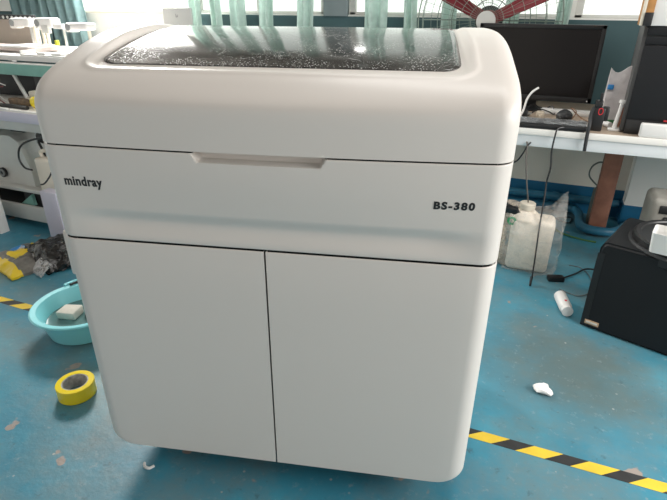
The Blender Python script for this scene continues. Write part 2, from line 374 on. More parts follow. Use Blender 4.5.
# unseen pendant bulb, added to put a glint in the smoked lid
lp = thing('added_glint_bulb', 'small unseen pendant bulb added for the glint in the smoked lid window', 'lamp', (-.71, 2.60, ZC))
MB().lathe([(.001, -.03), (.05, -.03), (.055, 0), (.001, 0)], seg=28).build('ceiling_rose', WHITE, lp)
MB().cyl((0, 0, -.46), (0, 0, -.03), .004, seg=10).build('cord', BLACK, lp)
MB().lathe([(.001, -.50), (.02, -.50), (.02, -.455), (.001, -.455)], seg=20).build('lamp_holder', BLACK, lp)
MB().sph((0, 0, -.53), .032).build('bulb', mat('lamp_glow', (1, 1, 1), emit=(1, .98, .95), estr=30), lp)

# hazard tape on the floor
ht = MB(); x = .549 - .168 * 26; y0, y1, sk = .418, .462, .058
k = 0
while x < 2.9:
    for (a, b, mi) in ((0, .091, 0), (.091, .168, 1)):
        A = [(x + a - sk, y0, .0004), (x + b - sk, y0, .0004), (x + b, y1, .0004), (x + a, y1, .0004)]
        ht.prism(A, (0, 0, .0005), mi)
    x += .168
tag(ht.build('hazard_tape', [HAZY, HAZK], smooth=False), 'strip of yellow and black hazard tape stuck on the blue floor', 'floor tape')

# ------------------------------------------------------------------ the analyser
AN = thing('laboratory_analyzer', 'large off-white floor-standing laboratory analyzer with smoked scratched lid window', 'analyzer', (0, 0, 0), math.atan2(.2334, .9724))
H = .54; Z1, Z2, ZB, RC, DEP = 1.035, .7985, .10, .047, .70
def smooth01(t): t = max(0., min(1., t)); return t * t * (3 - 2 * t)
# -- lid
ctrl = [(0, 1.0368), (0, 1.06), (0, 1.10), (.0, 1.125), (.005, 1.143), (.018, 1.160), (.045, 1.178), (.10, 1.1975), (.15, 1.213), (.25, 1.243), (.33, 1.260), (.40, 1.268), (.47, 1.2725), (.54, 1.2725), (.60, 1.269), (.65, 1.255), (.685, 1.22), (.70, 1.18), (.70, 1.12), (.70, 1.0368)]
prof = []
for (a, b), (c_, d_) in zip(ctrl, ctrl[1:]):
    n = max(1, int(math.hypot(c_ - a, d_ - b) / .006))
    prof += [(a + (c_ - a) * i / n, b + (d_ - b) * i / n) for i in range(n)]
prof.append(ctrl[-1])
for _ in range(12):
    prof = [prof[0]] + [tuple((p0[k] + 2 * p1[k] + p2[k]) / 4 for k in (0, 1)) for p0, p1, p2 in zip(prof, prof[1:], prof[2:])] + [prof[-1]]
norms = []
for i in range(len(prof)):
    a = prof[max(0, i - 1)]; b = prof[min(len(prof) - 1, i + 1)]; t = (b[0] - a[0], b[1] - a[1]); l = math.hypot(*t)
    norms.append((-t[1] / l, t[0] / l))
norms[0] = (-1, 0); norms[-1] = (1, 0)
xs = []
for i in range(13): a = math.pi / 2 * i / 12; xs.append((-H + RC - RC * math.cos(a), RC * (1 - math.sin(a))))
NM = 170
for i in range(1, NM): xs.append((-H + RC + (2 * H - 2 * RC) * i / NM, 0))
for i in range(13): a = math.pi / 2 * (12 - i) / 12; xs.append((H - RC + RC * math.cos(a), RC * (1 - math.sin(a))))
def rrect(px, py, x0, x1, y0_, y1_, r):
    qx = abs(px - (x0 + x1) / 2) - (x1 - x0) / 2 + r; qy = abs(py - (y0_ + y1_) / 2) - (y1_ - y0_) / 2 + r
    return math.hypot(max(qx, 0), max(qy, 0)) + min(max(qx, qy), 0) - r
WX0, WX1, WY0, WY1, WR = -.447, .447, .086, .655, .055
def gz(y):                                                         # the smoked window is flatter than the lid round it
    t = max(0, min(y, .64) - .10); return 1.1972 + .27 * t - .265 * t * t - (max(0, y - .64) * .25)
def bow(x, y, z): return -.021 * (1 - (x / H) ** 2) * (1 - smooth01((z - 1.13) / .05)) * (1 - smooth01(y / .08))
def lid_point(x, i, inset, drop=True):
    y, z = prof[i]; ny, nz = norms[i]
    inset *= 1 - .60 * smooth01((z - 1.145) / .06)
    y -= ny * inset; z -= nz * inset
    if drop and .03 < y < .685:
        d = -rrect(x, y, WX0, WX1, WY0, WY1, WR)
        lip = .0030 * math.exp(-((d + .004) / .006) ** 2) * (1 - smooth01((y - .2) / .2))   # the fine raised rim round the recess
        z += lip - max(0, z - gz(y) + .0025) * smooth01(d / .022)
    return Vector((x, y + bow(x, y, z), z))
lm = MB(); bm = lm.bm
G = [[bm.verts.new(lid_point(x, i, ins)) for i in range(len(prof))] for x, ins in xs]
for a, b in zip(G, G[1:]):
    for k in range(len(prof) - 1): bm.faces.new((a[k], a[k + 1], b[k + 1], b[k]))
bm.faces.new(G[0]); bm.faces.new(G[-1][::-1])
bm.faces.new([g[0] for g in G] + [g[-1] for g in G][::-1])
lid = lm.build('lid', SHELL, AN, ang=60)
# -- smoked window in the lid
gm = MB(); bm = gm.bm; GX0, GX1, GY0, GY1, GR = -.420, .420, .118, .630, .042
rows = []
for j in range(91):
    y = GY0 + (GY1 - GY0) * (.5 - .5 * math.cos(math.pi * j / 90)); e = min(y - GY0, GY1 - y)
    ins = GR - math.sqrt(max(0, GR ** 2 - (GR - e) ** 2)) if e < GR else 0
    rows.append([bm.verts.new((GX0 + ins + (GX1 - GX0 - 2 * ins) * k / 60, y, gz(y))) for k in range(61)])
for a, b in zip(rows, rows[1:]):
    for k in range(60):
        if (a[k].co - b[k].co).length > 1e-6: bm.faces.new((a[k], a[k + 1], b[k + 1], b[k]))
win = gm.build('lid_window', GLASS, AN, ang=60, solid=.003); win['label'] = 'smoked scratched window of the lid'
# -- drawer-like front panel between lid and doors
def step(x, z):                                                    # the shallow horizontal crease
    fade = smooth01((x + .51) / .16) * smooth01((.53 - x) / .16)
    zl = .886
    s = smooth01((zl - z) / .034) * (1 - smooth01((zl - .034 - z) / .046))
    return .0115 * s * fade
def panel_y(x, z):
    b = -.021 * (1 - (x / H) ** 2) * smooth01((z - .78) / .22)
    return b + step(x, z)
def outline(h, n_arc=10, dep=DEP, fx=None, r=RC):
    pts = [(-h, dep)] + [(-h, y) for y in (.5, .3, .15, .09)]
    pts += [(-h + r - r * math.cos(math.pi / 2 * i / n_arc), r - r * math.sin(math.pi / 2 * i / n_arc)) for i in range(n_arc + 1)]
    pts += [(x, 0) for x in fx if -h + r < x < h - r]
    pts += [(h - r + r * math.sin(math.pi / 2 * i / n_arc), r - r * math.cos(math.pi / 2 * i / n_arc)) for i in range(n_arc + 1)]
    pts += [(h, y) for y in (.09, .15, .3, .5)] + [(h, dep)]
    return pts
fx = sorted(set([round(-.49 + .98 * i / 98, 4) for i in range(99)] + [-.1555, -.1525, -.1495, -.1465, -.1435, -.1405, .1495, .1465, .1435, .1405, .1375, .1345]))
zr = [Z2 + .0024, Z2 + .003, Z2 + .005] + [.806 + .003 * i for i in range(28)] + [.892, .90, .92, .94, .96, .98, 1.0, 1.008, 1.0125, 1.0145, 1.0165, 1.0185, 1.022, 1.027, 1.031, 1.0325, 1.0332]
pm = MB(); bm = pm.bm; rows = []
for z in zr:
    e = min(z - zr[0], zr[-1] - z); ins = max(0, .0025 - math.sqrt(max(0, .0025 ** 2 - (.0025 - min(e, .0025)) ** 2))) if False else (.002 if e < 1e-6 else (.0006 if e < .0012 else 0))
    row = []
    for x, y in outline(H - ins, fx=fx):
        w = 1 - smooth01(y / RC); yy = y + ins * (1 if y < RC else 0) + panel_y(x, z) * w
        sl = (1.0335 - z) * .5                                     # slanted ends of the grip recess
        inside = (x > -.152 + sl and x < .146 - sl and z > 1.0135 and y == 0)
        if inside: yy += .030 * smooth01((z - 1.0135) / .003) * smooth01(min(x + .152 - sl, .146 - sl - x) / .005)
        row.append(bm.verts.new((x, yy, z)))
    rows.append(row)
for a, b in zip(rows, rows[1:]):
    for k in range(len(a) - 1): bm.faces.new((a[k], a[k + 1], b[k + 1], b[k]))
fp = pm.build('front_panel', SHELL, AN, ang=50, solid=.006)
# -- doors
def door(x0, x1, side, name):
    dm = MB(); bm = dm.bm; rr = .040; rows = []; zt = Z2 - .0032
    zs = [ZB + rr * (1 - math.cos(math.pi / 2 * i / 10)) for i in range(11)] + [.2, .35, .5, .65, zt - .004, zt - .0012, zt]
    for z in zs:
        e = z - ZB; ins = rr - math.sqrt(max(0, rr ** 2 - (rr - e) ** 2)) if e < rr else 0
        t = .002 if z == zt else (.0005 if z == zt - .0012 else 0)
        h = H - ins - t; row = []
        edge = x1 if side < 0 else x0
        front = [h - RC - (h - RC - abs(edge)) * i / 14 for i in range(15)]
        loc = [(h, .066)] + [(h - RC + RC * math.cos(math.pi / 2 * i / 10), RC - RC * math.sin(math.pi / 2 * i / 10)) for i in range(11)]
        pts = [(side * a, y) for a, y in loc]
        xa = side * (h - RC)
        pts += [(xa + (edge - xa) * i / 14, 0) for i in range(1, 14)] + [(edge - side * -.0015 * -1, 0.0), (edge, .0015), (edge, .012)]
        for x, y in pts: row.append(bm.verts.new((x, y + (t if y < .05 else 0), z)))
        rows.append(row)
    for a, b in zip(rows, rows[1:]):
        for k in range(len(a) - 1): bm.faces.new((a[k], a[k + 1], b[k + 1], b[k]))
    return dm.build(name, SHELL, AN, ang=50)
door(-H, -.0076, -1, 'door')['label'] = 'left door'
door(-.0004, H, 1, 'door')['label'] = 'right door'
# -- carcass, side and back panels, chassis, castors
MB().b2((-H + .035, .024, .15), (H - .035, .685, 1.03)).build('inner_frame', DARKGAP, AN, smooth=False)
for s in (-1, 1):
    MB().b2((min(s * (H - .012), s * (H - .001)), .069, ZB + .01), (max(s * (H - .012), s * (H - .001)), DEP, Z2 - .004), .003).build('side_panel', SHELL, AN)
MB().b2((-H - .024, .045, .660), (-H + .006, .125, .793), .008).build('hinge_cover', SHELL, AN)
MB().b2((-H + .01, .69, ZB + .01), (H - .01, DEP + .004, 1.03), .003).build('back_panel', SHELL, AN)
MB().b2((-H + .06, .06, .075), (H - .06, .66, .106), .004).build('chassis', DARKGAP, AN)
for sx in (-.36, .36):
    for sy in (.20, .58):
        c = MB().cyl((sx - .014, sy, .032), (sx + .014, sy, .032), .032, seg=24).b2((sx - .022, sy - .02, .03), (sx - .016, sy + .02, .078)).b2((sx + .016, sy - .02, .03), (sx + .022, sy + .02, .078)).b2((sx - .022, sy - .02, .066), (sx + .022, sy + .02, .078))
        c.build('castor', BLACK, AN)
# -- lettering
lo = text_mesh('maker_lettering', 'mindray', .0315, INK, AN, bold=.0010, sx=.84, sp=1.08)
lo.data.transform(RX(math.radians(90)).to_4x4())
x0 = min(v.co.x for v in lo.data.vertices); x1 = max(v.co.x for v in lo.data.vertices)
for v in lo.data.vertices:
    v.co.x = -.4825 + (v.co.x - x0) / (x1 - x0) * .0990; v.co.z += .9395; v.co.y += panel_y(v.co.x, v.co.z) * 1.0
lo['label'] = 'black maker lettering'
mo = text_mesh('model_lettering', 'BS-380', .023, INK, AN, bold=.0011, sx=1.1, sp=1.25)
mo.data.transform(RX(math.radians(90)).to_4x4())
x0 = min(v.co.x for v in mo.data.vertices); x1 = max(v.co.x for v in mo.data.vertices)
for v in mo.data.vertices:
    v.co.x = .380 + (v.co.x - x0) / (x1 - x0) * .087 + v.co.z * .03; v.co.z += .9335; v.co.y += panel_y(v.co.x, v.co.z)
mo['label'] = 'black model lettering'

# ------------------------------------------------------------------ right-hand bench and what stands on and under it
BX0, BX1, BY0, BY1, BZ = -.30, 2.3, 1.865, 2.80, .76
t = thing('workbench', 'long bench with white edge and brown top beneath the frosted windows', 'workbench', (.5, BY0, 0))
def wpart(mb, name, m, th, **k):                                   # world coordinates -> local to an unrotated thing
    bmesh.ops.translate(mb.bm, verts=mb.bm.verts, vec=-Vector(th.location)); return mb.build(name, m, th, **k)
wpart(MB().b2((BX0, BY0 + .012, BZ - .03), (BX1, BY1, BZ), .003), 'benchtop', WOODTOP, t)
wpart(MB().b2((BX0, BY0, BZ - .032), (BX1, BY0 + .012, BZ + .001), .003), 'edge_strip', BENCHW, t)
wpart(MB().b2((BX0, BY0 + .012, .667), (BX1, BY0 + .03, BZ - .032), .002), 'apron', APRON, t)
for x in (1.0, 2.1, -.2):
    wpart(MB().b2((x - .047, 2.47, 0), (x + .053, 2.53, BZ - .03), .004), 'leg', RUST, t)
wpart(MB().b2((BX0, 2.49, .66), (BX1, 2.51, .73)), 'cross_rail', RUST, t)

# drum fan behind the monitor
FC = Vector((.150, 2.60, 1.245)); t = thing('drum_fan', 'large round wire-caged fan with dark red blades behind the monitor', 'fan', (FC.x, FC.y, BZ))
FR = .425
gd = MB()
for k, r in enumerate([.10, .16, .22, .28, .34, .39, FR]):
    y = -.06 - .05 * (1 - (r / FR) ** 2)
    gd.tube([(FC.x + r * math.cos(a * math.pi / 24), FC.y + y, FC.z + r * math.sin(a * math.pi / 24)) for a in range(48)], 0.0014 if r < FR else .004, 6, 1, cyclic=True)
for k in range(48):
    a = 2 * math.pi * k / 48; pts = []
    for r in (.05, .16, .28, .37, FR):
        pts.append((FC.x + r * math.cos(a), FC.y - .06 - .05 * (1 - (r / FR) ** 2), FC.z + r * math.sin(a)))
    gd.tube(pts, .0011, 5, 1)
wpart(gd, 'front_guard', WIRE, t)
gb = MB()
for r in (.12, .24, .33, FR):
    gb.tube([(FC.x + r * math.cos(a * math.pi / 24), FC.y + .06 + .03 * (1 - (r / FR) ** 2), FC.z + r * math.sin(a * math.pi / 24)) for a in range(48)], .003, 6, 1, cyclic=True)
for k in range(12):
    a = 2 * math.pi * k / 12; gb.tube([(FC.x + r * math.cos(a), FC.y + .06 + .03 * (1 - (r / FR) ** 2), FC.z + r * math.sin(a)) for r in (.05, .24, FR)], .003, 5, 1)
wpart(gb, 'rear_guard', WIRE, t)
wpart(MB().lathe([(.001, -.01), (.052, -.008), (.056, .0), (.056, .012), (.001, .012)], (FC.x, FC.y - .115, FC.z), 32, RX(math.pi / 2)), 'badge_disc', GREYW, t)
wpart(MB().cyl((FC.x, FC.y - .03, FC.z), (FC.x, FC.y + .03, FC.z), .06, seg=28), 'hub', RED, t)
wpart(MB().cyl((FC.x, FC.y + .03, FC.z), (FC.x, FC.y + .10, FC.z), .085, .075, seg=28), 'motor', BLACK, t)
for ang in (26, 152, 269):
    a = math.radians(ang); d = Vector((math.cos(a), 0, math.sin(a))); pr_ = Vector((-math.sin(a), 0, math.cos(a)))
    def P(u, v, d=d, pr_=pr_):
        r = .05 + u * (.345); w = .080 + .018 * u; tw = math.radians(30 - 8 * u); s_ = (v - .5) * w
        return FC + d * r + pr_ * (s_ * math.cos(tw)) + Vector((0, 1, 0)) * (s_ * math.sin(tw) + .012 * math.sin(math.pi * v))
    wpart(MB().sheet(P, 14, 7), 'blade', RED, t, solid=.004)
wpart(MB().tube([(FC.x - .26, FC.y - .05, BZ + .012), (FC.x - .26, FC.y + .08, BZ + .012), (FC.x + .26, FC.y + .08, BZ + .012), (FC.x + .26, FC.y - .05, BZ + .012)], .012, 8, 1).tube([(FC.x - .26, FC.y + .0, BZ + .012), (FC.x - .30, FC.y, FC.z - .30)], .01, 8, 1).tube([(FC.x + .26, FC.y + .0, BZ + .012), (FC.x + .30, FC.y, FC.z - .30)], .01, 8, 1), 'foot_frame', BLACKM, t)

# computer monitor
t = thing('computer_monitor', 'black widescreen computer monitor standing on the bench before the fan', 'monitor', (.47, 2.44, BZ))
mx0, mx1, mz0, mz1, my = .128, .806, .818, 1.236, 2.42
fr = MB(); bw = .022
for lo, hi in (((mx0, my, mz0), (mx0 + bw, my + .03, mz1)), ((mx1 - bw, my, mz0), (mx1, my + .03, mz1)), ((mx0, my, mz1 - bw), (mx1, my + .03, mz1)), ((mx0, my, mz0), (mx1, my + .03, mz0 + .03))): fr.b2(lo, hi, .003)
fr.b2((mx0 + .004, my + .012, mz0 + .004), (mx1 - .004, my + .045, mz1 - .004), .006)
wpart(fr, 'bezel', BLACK, t)
wpart(MB().b2((mx0 + bw, my + .006, mz0 + .03), (mx1 - bw, my + .012, mz1 - bw)), 'screen', SCREEN, t, smooth=False)
wpart(MB().b2((.43, my + .045, .775), (.51, my + .07, 1.0), .006), 'neck', BLACK, t)
wpart(MB().lathe([(.001, 0), (.088, 0), (.088, .008), (.06, .016), (.001, .016)], (.47, my + .04, BZ), 36), 'base', BLACK, t)
wpart(MB().cyl((.783, my - .001, .83), (.783, my + .004, .83), .004, seg=10), 'power_light', WHITE, t)

# flat keyboard tray wrapped in film
t = thing('flat_black_tray', 'flat black tray covered by crumpled shiny plastic near the bench edge', 'tray', (.60, 1.95, BZ))
wpart(MB().b2((.40, 1.872, BZ + .004), (.775, 2.03, BZ + .026), .005), 'body', BLACK, t)
sd = MB().sheet(lambda u, v: Vector((.40 + .38 * u, 1.875 + .15 * v, BZ + .030 + .014 * noise.noise(Vector((u * 9, v * 5, 3))) * (1 if 0 < v < 1 else .2))), 40, 18)
wpart(sd, 'plastic_film', plastic_film('dark_film', (.35, .36, .37), .35, .12), t, solid=.001)
wpart(MB().b2((.41, 1.868, BZ + .0), (.765, 1.88, BZ + .006)), 'lower_lip', BLACKM, t)
# dark lump (mouse) behind the tray
t = MB().sph((0, 0, .032), .04, (1.05, 1.4, .8)).noise(.006, 25, 2)
for v in t.bm.verts: v.co.z = max(v.co.z, 0)
tag(t.build('computer_mouse', BLACKM, None, (.668, 2.12, BZ)), 'dark rounded mouse-like lump behind the flat black tray', 'mouse')
tag(MB().b2((-.16, -.035, 0), (.17, .03, .022), .004).box((.005, 0, .025), (.31, .05, .006), .002).build('white_keyboard', WHITE, None, (.70, 2.345, BZ)), 'long slim white bar lying under the monitor', 'keyboard')
tag(MB().b2((-.022, -.03, 0), (.022, .03, .04), .008).cyl((0, -.03, .02), (0, -.055, .02), .008, .005, 12).build('power_adapter', TANP, None, (.545, 2.16, BZ)), 'small tan power adapter behind the tray left of the mouse', 'adapter')
t = thing('plug_adapter', 'black plug with two pins lying at the machine end of the bench', 'plug', (.45, 2.16, BZ))
MB().b2((-.03, -.025, 0), (.03, .025, .045), .008).build('body', BLACK, t); MB().b2((.03, -.012, .02), (.05, -.008, .03)).b2((.03, .008, .02), (.05, .012, .03)).build('pins', STEEL, t)
tag(MB().tube([(.440, 2.10, .765), (.455, 2.10, .81), (.465, 2.10, .87), (.487, 2.10, .91), (.515, 2.105, .932)], .0055, 8).tube([(.440, 2.10, .765), (.47, 2.06, .764), (.50, 2.09, .764)], .0055, 8).build('data_cable', WHITE), 'white cable end curving up before the monitor corner', 'cable')
tag(MB().tube([(.48, 2.20, .764), (.53, 2.28, .79), (.58, 2.24, .79), (.62, 2.30, .765), (.60, 2.36, .80), (.56, 2.40, .764)], .004, 6).tube([(.44, 2.25, .764), (.50, 2.32, .81), (.56, 2.30, .764)], .004, 6).build('signal_cable', BLACK), 'thin black cable tangled in loops under the monitor', 'cable')
tag(MB().tube([(.71, 2.18, .764), (.73, 2.22, .80), (.70, 2.28, .81), (.76, 2.26, .764), (.80, 2.14, .764)], .003, 6).build('brown_wire', mat('brown_insulation', (.20, .10, .05), .5)), 'thin brown wire looping behind the black tray', 'wire')
# handheld black tool with a strap
t = thing('handheld_tool', 'black handheld tool with red ring standing at the bench edge', 'tool', (.815, 1.955, BZ))
MB().b2((-.030, -.022, 0), (.030, .022, .115), .007).b2((-.022, -.018, .11), (.012, .018, .15), .006).b2((.018, -.015, .05), (.048, .018, .12), .006).build('body', BLACK, t)
rg = MB(); rg.tube([(.008 + .010 * math.cos(a * math.pi / 8), -.0235, .098 + .016 * math.sin(a * math.pi / 8)) for a in range(16)], .0022, 6, 1, cyclic=True); rg.build('red_ring', REDP, t)
MB().b2((-.006, -.022, .145), (.006, .0, .185), .004).build('nozzle', BLACK, t)
st = MB().tube([(-.028, -.024, .11), (-.037, -.07, .085), (-.035, -.102, .045), (-.036, -.105, .0), (-.033, -.104, -.085)], .0085, 8).build('strap', BLACKM, t)
# printed white bag, white tube, rolled white piece
bgm = MB().box((0, 0, .135), (.115, .07, .27)).subdiv(9)
for v in bgm.bm.verts:
    k = v.co.z / .27; v.co.y *= 1 - .65 * k ** 3; v.co.x *= 1 + .12 * math.sin(k * 3)
    if k > .75: v.co.z += .018 * math.sin(v.co.x * 60)
t = thing('packaging_bag', 'white printed plastic bag standing between monitor and black tower', 'bag', (.915, 2.20, BZ))
z0 = bgm.noise(.010, 16, 4)
for v in z0.bm.verts: v.co.z = max(v.co.z, .0)
z0.build('bag_body', mat('white_printed_film', (.62, .58, .58), .35, var=.12, vscale=26, bump=.5, bscale=30), t)
MB().b2((-.064, -.038, .175), (-.036, -.026, .200), .003).build('blue_print', BLUEP, t)
MB().b2((-.04, -.045, .004), (.05, -.035, .022), .003).build('green_print', mat('green_print', (.03, .16, .05), .5), t)
t = thing('dispenser_tube', 'slim white tube on a flared foot beside the black tower', 'tube', (.905, 1.99, BZ), group=None)
tb = MB().box((0, 0, .006), (.055, .04, .012), .004).build('foot', WHITE, t)
MB().cyl((0, 0, .012), (.012, .01, .135), .0105, .009, 16).build('barrel', WHITE, t)
MB().cyl((.012, .01, .135), (.013, .011, .15), .016, .016, 16).build('cap', WHITE, t)
MB().cyl((.017, .006, .02), (.026, .015, .115), .006, .006, 10).build('brown_rod', RUST, t)
tag(MB().cyl((0, 0, .016), (.055, -.085, .016), .016, .014, 16).build('foam_roll', WHITE, None, (.835, 2.13, BZ)), 'white rolled piece lying between the tool and the slim tube', 'roll')
# tower on the bench
t = thing('computer_tower', 'tall charcoal computer tower standing on the right end of the bench', 'computer', (1.14, 2.2, BZ))
wpart(MB().b2((.925, 1.96, BZ + .008), (1.34, 2.42, 1.243), .004), 'side_case', mat('dark_grey_case_side', (.075, .075, .075), .5), t)
wpart(MB().b2((.94, 1.942, BZ + .01), (1.34, 1.962, 1.167), .004).b2((.94, 1.942, 1.171), (1.34, 1.962, 1.206), .003).b2((.94, 1.942, 1.210), (1.34, 1.962, 1.243), .003), 'front_panel', CHARC, t)
wpart(MB().b2((.935, 1.95, 1.24), (1.34, 2.40, 1.250), .003), 'top_cover', CHARC, t)
wpart(MB().b2((.945, 1.938, BZ), (1.34, 1.958, BZ + .07), .003), 'plinth', BLACK, t)
wpart(MB().b2((1.10, 1.934, BZ + .072), (1.16, 1.943, BZ + .079), .001), 'red_strip', REDP, t)
for x in (.96, 1.3):
    for y in (1.99, 2.38): wpart(MB().cyl((x, y, BZ), (x, y, BZ + .012), .014, seg=14), 'foot', BLACK, t)
_p = Vector((.94, 1.942, BZ)); _q = Matrix.Rotation(math.radians(-4.5), 4, 'Z')
t.location = _p + _q.to_3x3() @ (t.location - _p); t.rotation_euler = (0, 0, math.radians(-4.5))
tag(MB().b2((0, 0, 0), (.22, .036, .066), .008, 3).build('white_block', WHITE, None, (1.004, 1.870, BZ + .001)), 'flat white block on the bench edge in front of the tower', 'block')
t = thing('carton_box', 'white carton with orange brown side on top of the charcoal tower', 'carton', (.90, 1.93, 1.25))
MB().b2((.045, .012, .0), (.36, .20, .26), .003).build('body', WHITE, t)
MB().b2((.012, .005, .0), (.045, .20, .26), .002).build('side_flap', ORANGE, t)
MB().b2((0, .005, .0), (.012, .03, .26), .001).build('pale_edge', CREAM, t)
MB().b2((.011, .0, .0), (.046, .012, .055), .001).build('dark_corner', BLACK, t)

# cords
tag(MB().tube([(.668, 1.872, .778), (.641, 1.855, .772), (.634, 1.846, .74), (.632, 1.84, .66), (.642, 1.83, .58), (.636, 1.82, .50), (.640, 1.80, .43), (.642, 1.75, .28), (.648, 1.68, .13), (.650, 1.62, .03), (.648, 1.60, .008)], .0042, 8).cyl((.6485, 1.64, .035), (.6475, 1.595, .006), .008, .006, 10).build('charging_cord', BLACK), 'thin black cord hanging from bench tray to floor past the jug', 'cord')
t = thing('suction_tube', 'thin dark tube hanging under the bench down to the jug cap', 'tube', (.52, 1.86, .70))
wpart(MB().tube([(.505, 1.872, .690), (.512, 1.86, .67), (.516, 1.84, .62), (.538, 1.82, .50), (.566, 1.83, .376)], .0038, 8), 'tube_line', mat('grey_tubing', (.12, .11, .10), .5), t)
wpart(MB().tube([(.525, 1.868, .69), (.510, 1.86, .668), (.497, 1.85, .635), (.470, 1.86, .585), (.42, 1.88, .56)], .0042, 8), 'side_branch', BLACK, t)
# jugs and bags
def jug(name, label, x, y, w, d, h, m, rz=0):
    t = thing(name, label, 'jug', (x, y, 0), rz)
    b = MB().box((0, 0, (h - .02) / 2), (w, d, h - .02), .03, seg=4); b.build('jug_body', m, t)
    b = MB().lathe([(.001, -.01), (w * .36, -.01), (w * .30, .012), (.045, .03), (.034, .036), (.034, .042), (.001, .042)], (w * -.20, 0, h - .022), 28); b.build('neck', m, t)
    b = MB().lathe([(.001, 0), (.040, 0), (.041, .006), (.041, .030), (.037, .034), (.001, .034)], (w * -.20, 0, h + .018), 24); b.build('cap', CREAM, t)
    return t
jug('liquid_jug', 'white plastic jug inside a clear crumpled bag under the bench', .610, 1.83, .222, .15, .325, JUG)
jug('liquid_jug', 'second jug in tan bag half hidden behind the analyzer corner', .405, 1.89, .15, .13, .25, JUG)
def bag(name, label, cx, cy, w, d, h, m, seed, spike=None, amp=.018):
    b = MB().box((0, 0, h / 2), (w, d, h), 0).subdiv(13)
    for v in b.bm.verts:
        k = v.co.z / h; s_ = 1 + .10 * math.sin(math.pi * min(1, k * 1.15)); v.co.x *= s_; v.co.y *= s_
        if spike and v.co.x > w * .22 and k > .55:
            q = smooth01((k - .55) / .45) * smooth01((v.co.x - w * .22) / (w * .25)); v.co.z += spike * q; v.co.y *= 1 - .75 * q
    b.noise(amp, 14, seed).noise(amp * .45, 42, seed + 3)
    for v in b.bm.verts: v.co.z = max(.002 + .003 * abs(noise.noise(v.co * 30)), v.co.z)
    return tag(b.build(name, m, None, (cx, cy, 0), ang=50), label, 'bag')
bag('clear_bag', 'clear crumpled plastic bag wrapped around the white jug', .622, 1.83, .262, .185, .335, FILM, 5, .11)
tb_ = bag('tan_bag', 'tan crumpled bag beside the clear one at the analyzer corner', .425, 1.87, .20, .17, .33, FILMB, 9, None, .020)
MB().lathe([(.012, -.0015), (.024, -.0015), (.024, .0015), (.012, .0015)], (.075, -.108, .285), 20, RX(math.pi / 2), close=True).build('green_mark', mat('green_recycling_print', (.03, .30, .12), .5), tb_)
cr = MB().sph((0, 0, 0), .05, (1.0, .5, .45)).noise(.03, 30, 6)
tag(cr.build('black_rag', BLACK, None, (.478, 1.735, .362)), 'crumpled black strip lying on the bagged jug shoulder', 'rag')
# small white bottle lying on the floor
t = thing('small_bottle', 'small white bottle lying on its side on the blue floor', 'bottle', (.805, 1.43, .03), math.atan2(-.155, .035))
M90 = RY(math.radians(90))
MB().lathe([(.001, -.075), (.024, -.075), (.029, -.070), (.029, .045), (.022, .058), (.001, .058)], seg=28, M=M90).build('bottle_body', WHITE, t)
MB().lathe([(.001, .056), (.024, .056), (.026, .06), (.026, .080), (.001, .082)], seg=28, M=M90).build('cap', WHITE, t)
MB().b2((.02, -.006, .0285), (.032, .004, .0305)).build('red_mark', REDP, t)
# cables on the floor
t = thing('power_brick', 'flat black power brick on the floor behind the clear bag', 'adapter', (.77, 1.715, 0))
MB().box((0, 0, .014), (.085, .04, .028), .006, RZ(.3)).build('brick', BLACK, t)
MB().tube([(.04, .02, .014), (.10, .10, .012), (.16, .17, .02), (.24, .13, .03), (.33, -.02, .03)], .005, 8).build('lead', BLACK, t)
tag(MB().tube([(.79, 1.62, .004), (.88, 1.58, .004), (.94, 1.66, .004), (.945, 1.82, .004), (.90, 1.92, .004), (.84, 1.93, .004)], .0025, 6).build('grey_wire', mat('grey_insulation', (.16, .18, .18), .5)), 'thin grey wire lying in a loop on the floor before the brick', 'wire')
tag(MB().tube([(.70, 2.55, .006), (.80, 2.40, .006), (.92, 2.34, .006), (1.0, 2.33, .006)], .006, 6).build('green_cable', GREENC), 'green cable lying on the floor near the brown bench leg', 'cable')
tag(MB().tube([(.72, 2.70, .005), (.84, 2.60, .005), (.86, 2.72, .005), (.76, 2.66, .005)], .004, 6).build('dark_cable', BLACK), 'thin dark cable coiled by the wall behind the green cable', 'cable')
tag(MB().tube([(1.0, 2.62, .42), (.95, 2.60, .44), (.91, 2.62, .40), (.91, 2.64, .33), (.98, 2.66, .26)], .005, 6).lathe([(.001, 0), (.035, .0), (.042, .04), (.038, .24), (.02, .27), (.001, .27)], (.99, 2.66, 0), 24).build('grey_canister', mat('olive_grey_plastic', (.13, .15, .13), .5)), 'dark grey rounded canister with thin hose beside the brown bench leg', 'canister')
# plaster chip and crumbs
pc = MB().sph((0, 0, .012), .035, (1.0, .85, .36), 14, 9).noise(.014, 30, 3)
for v in pc.bm.verts: v.co.z = max(v.co.z, .001)
tag(pc.build('plaster_chip', PLAST, None, (.730, .757, 0), smooth=False), 'white broken plaster chip on the floor right of the analyzer', 'debris')
tag(MB().tube([(-.018, .008, .004), (-.006, -.004, .005), (.010, -.004, .005), (.018, .010, .004)], .0045, 6).build('paper_scrap', PLAST, None, (-.419, -.098, 0)), 'small curled white scrap on the floor before the analyzer', 'debris')

